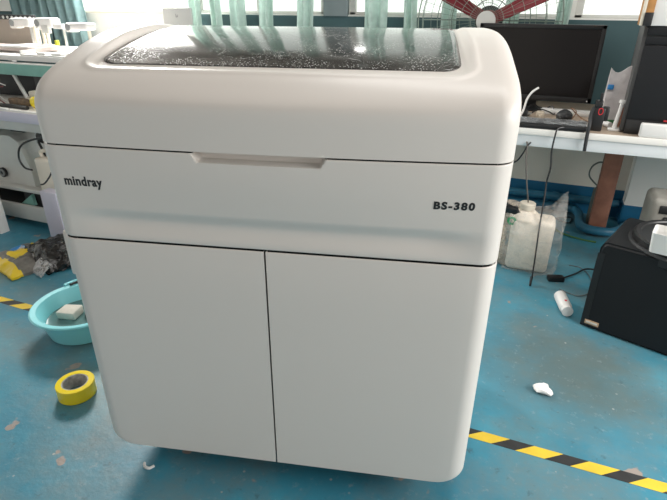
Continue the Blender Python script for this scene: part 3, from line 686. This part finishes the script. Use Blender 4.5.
# lower right: charcoal case with round top
ca = thing('black_equipment_case', 'charcoal equipment case with round turntable on top at right', 'equipment case', (.877, 1.303, 0), math.radians(-19.3))
cw, cd, ch = .62, .40, .425
cb = MB(); pr_ = [(0, 0, .0), (cw, 0, .0), (cw, 0, ch), (.025, 0, ch), (.012, 0, ch - .010), (0.004, 0, ch - .03)]
cb.prism(pr_, (0, cd, 0)); bmesh.ops.bevel(cb.bm, geom=[e for e in cb.bm.edges if abs(e.verts[0].co.y - e.verts[1].co.y) < 1e-6], offset=.012, segments=3, affect='EDGES')
cb.build('case_body', CHARC, ca)
MB().b2((.002, -.0015, .012), (.03, .0, ch - .05)).build('corner_trim', BLACK, ca)
DX, DY, DR = .290, .158, .205
MB().lathe([(.001, -.04), (DR, -.04), (DR + .004, -.036), (DR + .004, .034), (DR - .004, .040), (DR - .022, .040), (DR - .026, .034), (.001, .034)], (DX, DY + .04, ch - .002), 64).build('turntable', BLACK, ca)
MB().lathe([(DR + .006, 0), (DR + .020, 0), (DR + .016, .012), (DR + .006, .012)], (DX, DY + .04, ch - .002), 64, close=True).build('turntable_rim', BLACKM, ca)
MB().b2((DX - .11, DY + .09, ch + .0318), (DX - .09, DY + .115, ch + .033)).build('slot', DARKGAP, ca)
MB().b2((.018, -.002, .022), (.078, .0, .044), .0006).build('name_plate', mat('tan_name_plate', (.55, .36, .22), .5), ca)
MB().b2((.024, -.003, .028), (.072, -.0018, .038), .0004).build('plate_print', mat('pale_plate_print', (.72, .66, .58), .5), ca)
for x in (.04, cw - .04):
    for y in (.04, cd - .04): MB().cyl((x, y, -.0), (x, y, .003), .012, seg=12).build('foot', BLACK, ca)
t = thing('white_container', 'open square white container on the black turntable', 'container', (1.095, 1.225, ch + .0325), math.radians(-15))
o = MB(); w, h_ = .056, .082
rings = []
for (k, z) in ((.88, 0), (1.0, h_), (.95, h_), (.84, .004)):
    r_ = w * k; c_ = .014; pts = []
    for cx_, cy_, a0 in ((1, 1, 0), (-1, 1, 90), (-1, -1, 180), (1, -1, 270)):
        for j in range(5):
            a = math.radians(a0 + 90 * j / 4); pts.append(o.bm.verts.new((cx_ * (r_ - c_) + c_ * math.cos(a), cy_ * (r_ - c_) + c_ * math.sin(a), z)))
    rings.append(pts)
for a, b in zip(rings, rings[1:]):
    for k in range(20): o.bm.faces.new((a[k], a[(k + 1) % 20], b[(k + 1) % 20], b[k]))
o.bm.faces.new(rings[0][::-1]); o.bm.faces.new(rings[-1])
o.build('tub', WHITE, t)
t = thing('grey_device', 'grey metal device behind the black case at the right edge', 'device', (1.24, 1.84, 0))
MB().b2((-.12, -.08, 0), (.14, .14, .50), .03, 4).build('housing', mat('worn_grey_metal', (.30, .29, .26), .5, var=.2, vscale=9), t)
MB().b2((-.085, -.085, .43), (.10, -.076, .47), .004).b2((-.06, -.085, .36), (.10, -.076, .415), .004).build('dark_slot', BLACKM, t)

# ------------------------------------------------------------------ left side
# parcel tape roll
t = thing('tape_roll', 'roll of yellow packing tape lying flat on the blue floor', 'tape roll', (-.893, .076, 0))
MB().lathe([(.047, .001), (.066, .001), (.0675, .003), (.0675, .054), (.066, .056), (.047, .056)], seg=56, close=True).build('yellow_tape', YEL, t)
MB().lathe([(.0425, .002), (.0468, .002), (.0468, .055), (.0425, .055)], seg=56, close=True).build('card_core', CARD, t)
# basin
bs = thing('washing_basin', 'round aqua blue plastic basin holding water by the analyzer foot', 'basin', (-1.205, .425, 0))
bo = .192
MB().lathe([(.001, .0), (.135, .0), (.150, .006), (bo - .012, .112), (bo + .012, .116), (bo + .016, .122), (bo + .010, .127), (bo - .012, .124), (bo - .018, .116), (.142, .014), (.001, .012)], seg=72).build('bowl', AQUA, bs)
wt = MB().lathe([(.001, .045), (.146, .045), (.1535, .055), (.1535, .060), (.001, .060)], seg=56).build('water', WATER, bs)
hd = MB().tube([(-.192, .075, .130), (-.225, .035, .128), (-.236, .0, .126), (-.222, -.045, .128), (-.188, -.085, .130)][::1], .0075, 8)
hd.build('handle', AQUA, bs).rotation_euler = (0, 0, math.radians(-48))
MB().tube([(-.186, .055, .131), (-.205, .02, .131), (-.206, -.02, .131), (-.186, -.06, .131)], .006, 8).build('dark_handle_slot', BLACKM, bs).rotation_euler = (0, 0, math.radians(-48))
sp = MB().box((0, 0, .018), (.085, .075, .036), .006, RZ(.25)).noise(.004, 40, 1)
tag(sp.build('sponge_block', mat('off_white_foam', (.66, .62, .55), .9, bump=.4, bscale=70), None, (-1.262, .405, .058)), 'off-white foam block floating in the aqua basin', 'foam block')
sp = MB().box((0, 0, .015), (.07, .06, .03), .006, RZ(-.5)).noise(.005, 40, 8)
tag(sp.build('sponge_block', mat('tan_foam', (.42, .36, .30), .9, bump=.4, bscale=70), None, (-1.165, .445, .058)), 'tan soaked foam piece in the aqua basin beside the analyzer', 'foam block')
# bags on the floor
def floor_bag(name, label, cx, cy, w, d, h, m, seed, rz, amp):
    b = MB().box((0, 0, h / 2), (w, d, h), 0).subdiv(34)
    for v in b.bm.verts:
        e = max(abs(v.co.x) / (w / 2), abs(v.co.y) / (d / 2)); v.co.z = v.co.z * (1 - .75 * e ** 3) + .002
    b.noise(amp, 13, seed).noise(amp * .45, 40, seed + 2)
    for v in b.bm.verts: v.co.z = max(.001, v.co.z)
    R_ = RZ(rz)
    for v in b.bm.verts: v.co = R_ @ v.co
    return b, (cx, cy, 0)
t = thing('printed_bag', 'yellow and grey printed plastic bag flat on the floor', 'bag', (-2.03, .775, 0))
b, _ = floor_bag('', '', 0, 0, .36, .27, .06, None, 2, -.25, .012)
Ri = RZ(.25)
for f in b.bm.faces:
    q = Ri @ f.calc_center_median(); w_ = .012 * noise.noise(q * 30)
    if q.y < -.082 + w_ or (q.y > .105 + w_) or (abs(q.x + .02 + .4 * q.y) < .055 + w_ and abs(q.y + .01) < .045 + w_): f.material_index = 1
    elif abs(q.x + .115) < .05 + w_ and -.02 < q.y < .06: f.material_index = 2
b.build('bag_body', [BAGG, BAGY, BLUEP], t)
t = thing('black_parts_bag', 'glossy bag of black parts with clear edge beside the analyzer', 'bag', (-1.885, .885, 0))
b, _ = floor_bag('', '', 0, 0, .34, .27, .115, None, 6, -.3, .024); b.build('bag_body', BAGK, t)
MB().sheet(lambda u, v: RZ(-.3) @ Vector((-.20 + .38 * u, -.175 + .07 * v, .012 + .055 * v + .006 * noise.noise(Vector((u * 9, v * 3, 2))))), 26, 6).build('clear_edge', plastic_film('clear_edge_film', (.8, .8, .8), .4), t, solid=.0015)

# left bench with cabinet base
LX0, LX1, LY0, LY1, LZ = -3.6, -2.03, 1.17, 2.0, .755
t = thing('side_bench', 'white bench with lilac edge and lower shelf left of the analyzer', 'workbench', (-2.6, LY0, 0))
wpart(MB().b2((LX0, LY0 + .008, LZ - .03), (LX1, LY1, LZ), .003), 'benchtop', BENCHW, t)
wpart(MB().b2((LX0, LY0, LZ - .068), (LX1, LY0 + .02, LZ - .012), .003), 'edge_strip', LILAC, t)
wpart(MB().b2((LX0, LY0 + .02, LZ - .125), (LX1, LY0 + .04, LZ - .068), .002), 'apron', GREYW, t)
wpart(MB().b2((LX0, LY0 + .01, .235), (LX1 - .13, LY1, .255), .002), 'lower_shelf', GREYW, t)
wpart(MB().b2((LX0, LY0 + .0, .045), (LX1 - .13, LY0 + .02, .145), .002), 'kick_board', GREYW, t)
wpart(MB().b2((LX0, LY0 + .02, .12), (LX1 - .13, LY1, .14), .002), 'base_shelf', DARKGAP, t)
wpart(MB().b2((LX1 - .15, 1.09, 0), (LX1 - .02, 1.16, .305), .004), 'end_panel', LILAC, t)
for x in (-3.5, -2.75, LX1 - .08): wpart(MB().b2((x, LY1 - .08, 0), (x + .06, LY1 - .02, LZ - .03), .003), 'leg', GREYW, t)
wpart(MB().b2((LX1 - .07, LY0 + .06, 0), (LX1 - .02, LY0 + .12, LZ - .03), .003), 'leg', GREYW, t)
wpart(MB().b2((-3.5, LY0 + .06, 0), (-3.44, LY0 + .12, LZ - .03), .003), 'leg', GREYW, t)
wpart(MB().b2((LX0, LY1 - .02, .14), (LX1 - .13, LY1, .70)), 'rear_board', GREYW, t)
wpart(MB().cyl((-2.20, LY0 - .004, .10), (-2.20, LY0, .10), .006, seg=10), 'screw', STEEL, t)
# contents on the base shelf: a tray with a teal flap, dark boxes
tag(MB().b2((-.30, -.10, 0), (.0, .12, .075), .006).build('dark_tray', BLACKM, None, (-2.22, 1.33, .14)), 'dark tray on the bottom shelf of the left bench', 'tray')
tag(MB().prism([(-.06, 0, 0), (.06, 0, 0), (.055, 0, .075)], (0, .02, 0)).build('teal_flap', MINT, None, (-2.46, 1.20, .14)), 'pale teal triangular piece on the bottom bench shelf', 'panel')
# instrument on the shelf
t = thing('shelf_instrument', 'large pale grey instrument with sloped shoulder under the left bench', 'instrument', (-2.75, 1.24, .255))
MB().prism([(-.35, 0, 0), (.35, 0, 0), (.35, 0, .10), (.285, 0, .285), (.23, 0, .318), (-.35, 0, .318)], (0, .40, 0)).build('casing', GREYW, t)
t2 = MB(); t2.lathe([(.001, 0), (.032, 0), (.032, .014), (.001, .014)], (.095, -.004, .070), 28, RX(math.pi / 2)); t2.build('black_knob', BLACK, t)
MB().lathe([(.013, 0), (.025, 0), (.025, .018), (.013, .018)], (.095, -.006, .070), 28, RX(math.pi / 2), close=True).build('knob_ring', GREY, t)
# jug on the shelf
jl = thing('shelf_jug', 'narrow white jug on the shelf against the analyzer side', 'jug', (-2.235, 1.245, .255), .15)
MB().b2((-.065, -.05, 0), (.075, .09, .215), .018, 3).build('jug_body', JUG, jl)
MB().tube([(-.03, 0, .205), (-.04, 0, .245), (.02, 0, .25), (.03, 0, .205)], .012, 8).build('handle', JUG, jl)
MB().lathe([(.001, 0), (.022, 0), (.022, .025), (.001, .025)], (.05, .05, .213), 20).build('cap', WHITE, jl)
tag(MB().tube([(-2.06, 1.135, .635), (-2.20, 1.12, .60), (-2.28, 1.115, .555), (-2.305, 1.11, .49), (-2.28, 1.11, .435), (-2.22, 1.11, .425)], .006, 8).build('looped_cable', BLACK), 'black cable looping below the left bench top', 'cable')
tag(MB().tube([(-2.03, 1.11, .47), (-2.09, 1.115, .40), (-2.16, 1.125, .345), (-2.20, 1.13, .33)], .005, 8).build('short_cable', BLACK), 'short black cable crossing in front of the narrow jug', 'cable')
for i, (dx, col_, nm) in enumerate(((0, BLACK, 'black'), (.03, STEEL, 'silver'), (.055, BLACKM, 'charcoal'), (-.02, WHITE, 'white'))):
    tag(MB().tube([(-2.28 + dx, 1.26, .62), (-2.29 + dx, 1.255, .55), (-2.26 + dx * .7, 1.25, .48), (-2.30 + dx, 1.26, .40)], .007 if i != 3 else .005, 8).build('hanging_hose', col_), nm + ' hose hanging in the bundle behind the looping cable', 'hose', 'hoses under the left bench')
tag(MB().cyl((-2.27, 1.27, .58), (-2.22, 1.27, .61), .04, seg=20).build('valve_block', BLACKM), 'dark round valve in the hose bundle under the bench', 'valve')
tag(MB().b2((-2.52, 1.25, .60), (-2.40, 1.36, .64), .01).build('black_bracket', BLACK), 'black bracket under the left benchtop above the instrument', 'bracket')
# white carton with red mark
t = thing('white_carton', 'white upright carton with a red mark at the left edge', 'carton', (-2.56, 1.02, 0))
MB().b2((-.25, -.02, 0), (.06, .04, .30), .004).build('carton_body', WHITE, t)
MB().tube([(.03 + .016 * math.cos(a * math.pi / 6), -.022, .07 + .022 * math.sin(a * math.pi / 6)) for a in range(12)], .003, 5, 1, cyclic=True).build('red_mark', REDP, t)

# partly stripped analyzer standing on the left bench
AY = 1.40
t = thing('stripped_analyzer', 'opened analyzer with white deck and probe arms on left bench', 'analyzer', (-2.7, AY, LZ))
wpart(MB().b2((-3.5, AY + .04, 1.00), (-2.02, 2.15, 1.03), .004), 'deck', WHITE, t)
wpart(MB().b2((-3.5, AY, .918), (-2.02, AY + .03, .984), .003), 'front_rail', MINT, t)
wpart(MB().b2((-3.5, AY + .0, .984), (-2.02, AY + .05, .99), .002), 'rail_cap', WHITE, t)
wpart(MB().b2((-2.52, AY + .05, 1.03), (-2.10, AY + .16, 1.038), .003).b2((-2.52, AY + .05, 1.03), (-2.51, AY + .16, 1.06), .002).b2((-2.4, AY + .07, 1.038), (-2.33, AY + .13, 1.05), .003).b2((-2.28, AY + .07, 1.038), (-2.20, AY + .13, 1.05), .003), 'reagent_tray', WHITE, t)
wpart(MB().b2((-3.4, AY + .20, 1.035), (-2.56, AY + .42, 1.062), .006), 'reagent_rack', mat('pinkish_white_plastic', (.70, .60, .56), .45), t)
wpart(MB().b2((-2.86, AY + .18, 1.062), (-2.6, AY + .40, 1.072), .01), 'rack_lid', WHITE, t)
for x in (-3.45, -2.06):
    for y in (AY + .06, 2.08): wpart(MB().b2((x - .02, y, LZ), (x + .02, y + .04, 1.0)), 'corner_post', GREY, t)
wpart(MB().tube([(-2.62, AY + .05, .918), (-2.56, AY + .06, LZ + .01)], .012, 8, 1), 'strut', STEEL, t)
wpart(MB().b2((-3.44, AY + .15, LZ + .005), (-2.56, AY + .5, .93), .006), 'dark_module', BLACKM, t)
wpart(MB().b2((-2.50, AY + .09, LZ + .005), (-2.44, AY + .4, .925), .004), 'pump_module', BLACK, t)
rl = MB().b2((-3.5, 1.95, 1.215), (-2.93, 1.97, 1.248), .002); wpart(rl, 'perforated_rail', BLACKM, t)
hl = MB()
for k in range(12): hl.cyl((-3.46 + .045 * k, 1.946, 1.230), (-3.46 + .045 * k, 1.951, 1.230), .010, seg=14)
wpart(hl, 'rail_holes', STEEL, t)
wpart(MB().b2((-3.5, 1.97, 1.03), (-2.95, 1.99, 1.215), .002), 'beige_back_board', BEIGE, t)
wpart(MB().b2((-2.955, 1.93, 1.03), (-2.93, 1.96, 1.18), .002), 'dark_post', mat('dark_brown_post', (.06, .045, .04), .5), t)
def arm(x0, x1, y, z, h, posts, wires):
    a = MB(); a.b2((x0, y - .045, z), (x1, y + .045, z + h), .014, 3); a.b2((x0 - .01, y - .035, z - .012), (x0 + .05, y + .035, z + h * .6), .008)
    o = wpart(a, 'probe_arm', WHITE, t)
    p_ = MB()
    for q in posts: p_.cyl((q, y, 1.03), (q, y, z + .01), .011, seg=14)
    bmesh.ops.translate(p_.bm, verts=p_.bm.verts, vec=-Vector(t.location)); p_.build('arm_post', CREAM, o)
    c_ = MB().cyl((x0 + .03, y - .05, z + h * .45), (x0 + .03, y - .042, z + h * .45), .022, seg=18)
    bmesh.ops.translate(c_.bm, verts=c_.bm.verts, vec=-Vector(t.location)); c_.build('arm_pivot', GREY, o)
arm(-3.02, -2.83, 1.86, 1.175, .055, (-2.835,), 0)
arm(-2.755, -2.60, 1.84, 1.175, .060, (-2.74, -2.70), 0)
arm(-2.46, -2.27, 1.82, 1.165, .045, (-2.30,), 0)
wpart(MB().b2((-2.69, 1.79, 1.14), (-2.63, 1.82, 1.19), .004), 'arm_module', GREYW, t)
wpart(MB().b2((-2.58, 1.79, 1.17), (-2.50, 1.83, 1.20), .004), 'arm_connector', WHITE, t)
for x in (-2.90, -2.88, -2.585): wpart(MB().cyl((x, 1.88, 1.03), (x, 1.88, 1.18), .008, seg=10), 'rod', STEEL, t)
wpart(MB().cyl((-2.56, 1.78, 1.07), (-2.56, 1.78, 1.10), .014, seg=12), 'yellow_fitting', mat('lime_plastic', (.62, .66, .04), .4), t)
# clutter on the left benchtop
tag(MB().cyl((0, 0, .035), (.07, .01, .045), .034, .034, 20).build('yellow_roll', YEL, None, (-2.265, 1.27, LZ + .001)), 'small yellow roll on the left bench beside the analyzer', 'roll')
tag(MB().b2((-.05, -.03, 0), (.05, .03, .05), .008).b2((-.02, -.025, .05), (.04, .025, .09), .01).build('white_fitting', CREAM, None, (-2.34, 1.34, LZ)), 'cream plastic fitting behind the yellow roll', 'fitting')
tag(MB().tube([(-2.62, 1.24, LZ + .012), (-2.5, 1.22, LZ + .014), (-2.38, 1.23, LZ + .012), (-2.27, 1.22, LZ + .012)], .012, 8).build('black_hose', BLACK), 'thick black hose lying along the left bench edge', 'hose')
tag(MB().tube([(-2.56, 1.30, LZ + .004), (-2.60, 1.28, LZ + .05), (-2.57, 1.27, LZ + .10), (-2.50, 1.27, LZ + .115)], .004, 6).build('red_wire', mat('dark_red_insulation', (.16, .03, .03), .5)), 'dark red wire arching up from the left bench', 'wire')
tag(MB().tube([(-2.58, 1.33, LZ + .004), (-2.62, 1.29, LZ + .09), (-2.56, 1.28, LZ + .13), (-2.49, 1.28, LZ + .12)], .003, 6).build('pale_wire', GREYW), 'pale grey wire arching above the dark red wire', 'wire')
tag(MB().lathe([(.001, 0), (.035, 0), (.035, .006), (.012, .010), (.010, .03), (.001, .032)], seg=20).build('loose_knob', WHITE, None, (-2.54, 1.25 - .04, LZ)), 'small white flanged knob on the left bench edge', 'plug')  # small loose knob with a flange at its foot
tag(MB().b2((-.09, -.03, 0), (.09, .03, .035), .01).noise(.01, 30, 3).build('brown_part', mat('brown_grimy_part', (.20, .14, .09), .6, var=.4, vscale=40), None, (-2.44, 1.33, LZ + .004)), 'grimy brown machine part on the left bench behind the hose', 'part')
tag(MB().b2((-.04, -.012, 0), (.04, .012, .006), .002).build('white_strip', WHITE, None, (-2.43, 1.185, LZ)), 'small white strip lying at the very front of the left bench', 'strip')

# back bench, white-backed monitor, white bench behind the analyzer
t = thing('rear_bench', 'white bench under the bright window behind the analyzer', 'workbench', (-1.8, 2.2, 0))
wpart(MB().b2((-3.3, 2.22, .72), (-.9, 2.80, .76), .004), 'benchtop', WHITE, t)
for x in (-3.2, -1.05):
    for y in (2.26, 2.72): wpart(MB().b2((x - .03, y, 0), (x + .03, y + .05, .72)), 'leg', GREYW, t)
t = thing('white_backed_monitor', 'white panel of a screen seen from behind with small dark mark', 'monitor', (-1.97, 2.40, .76))
wpart(MB().b2((-2.125, 2.36, 1.02), (-1.88, 2.385, 1.302), .006, 3), 'back_shell', mat('silver_white_shell', (.55, .55, .53), .4), t)
wpart(MB().b2((-2.12, 2.385, 1.025), (-1.885, 2.392, 1.297), .003), 'screen', SCREEN, t)
wpart(MB().b2((-2.02, 2.36, .77), (-1.98, 2.38, 1.05), .004), 'neck', GREYW, t)
wpart(MB().b2((-2.10, 2.30, .76), (-1.90, 2.45, .775), .004), 'base', GREYW, t)
wpart(MB().b2((-2.010, 2.3592, 1.238), (-2.006, 2.3602, 1.262)).b2((-2.003, 2.3592, 1.238), (-1.999, 2.3602, 1.250)).b2((-1.995, 2.3592, 1.240), (-1.991, 2.3602, 1.256)), 'dark_mark', LOGOG, t, smooth=False)
tag(MB().tube([(-2.13, 2.37, 1.10), (-2.20, 2.36, 1.22), (-2.28, 2.36, 1.20), (-2.34, 2.36, 1.05), (-2.36, 2.36, .77)], .004, 6).build('white_lead', CREAM), 'thin cream lead arching beside the white-backed screen', 'cable')

# curtains
def curtain(x0, x1, z0, z1, y, folds, amp, m, label, seed=0):
    def P(u, v):
        fl = .75 + .25 * v
        x = (x0 + x1) / 2 + (u - .5) * (x1 - x0) * (1 + .06 * math.sin(v * 4 + seed))
        return Vector((x + .012 * math.sin(v * 7 + seed), y + amp * fl * math.sin(u * folds * 2 * math.pi + seed + .5 * math.sin(v * 3)), z0 + (z1 - z0) * v))
    o = MB().sheet(P, int(18 * folds) + 2, 14).build('curtain', m, solid=.003, ang=80)
    return tag(o, label, 'curtain', 'curtains along the back windows')
CT = 2.86
curtain(-4.16, -3.72, .93, CT, 2.74, 4, .035, CURTD, 'dark teal curtain at far left behind the stripped analyzer', .4)
curtain(-3.68, -3.28, .93, CT, 2.74, 4, .032, CURTD, 'dark teal curtain at the left edge of the bright window', 2.0)
cl = [(-2.215, -2.09, 'pale green curtain strip right behind the white-backed screen'), (-1.985, -1.90, 'first pale green curtain strip right of the white-backed screen'),
      (-1.80, -1.66, 'second pale green curtain strip right of the white-backed screen'), (-1.53, -1.41, 'third pale green curtain strip right of the white-backed screen'), (-1.23, -1.10, 'pale green curtain strip left of the grey window pillar'),
      (-.72, -.565, 'broad pale green curtain strip right of the grey window pillar'), (-.43, -.345, 'narrow pale green curtain strip left of the fan cage'),
      (-.16, -.06, 'pale green curtain strip behind the left of the fan cage'), (.23, .33, 'pale green curtain strip behind the right fan blade'), (.525, .60, 'pale green curtain strip above the monitor right corner')]
for i, (a, b, lb) in enumerate(cl): curtain(a, b, .80, CT, 2.755, 2, .03, CURT, lb, i * 1.3)
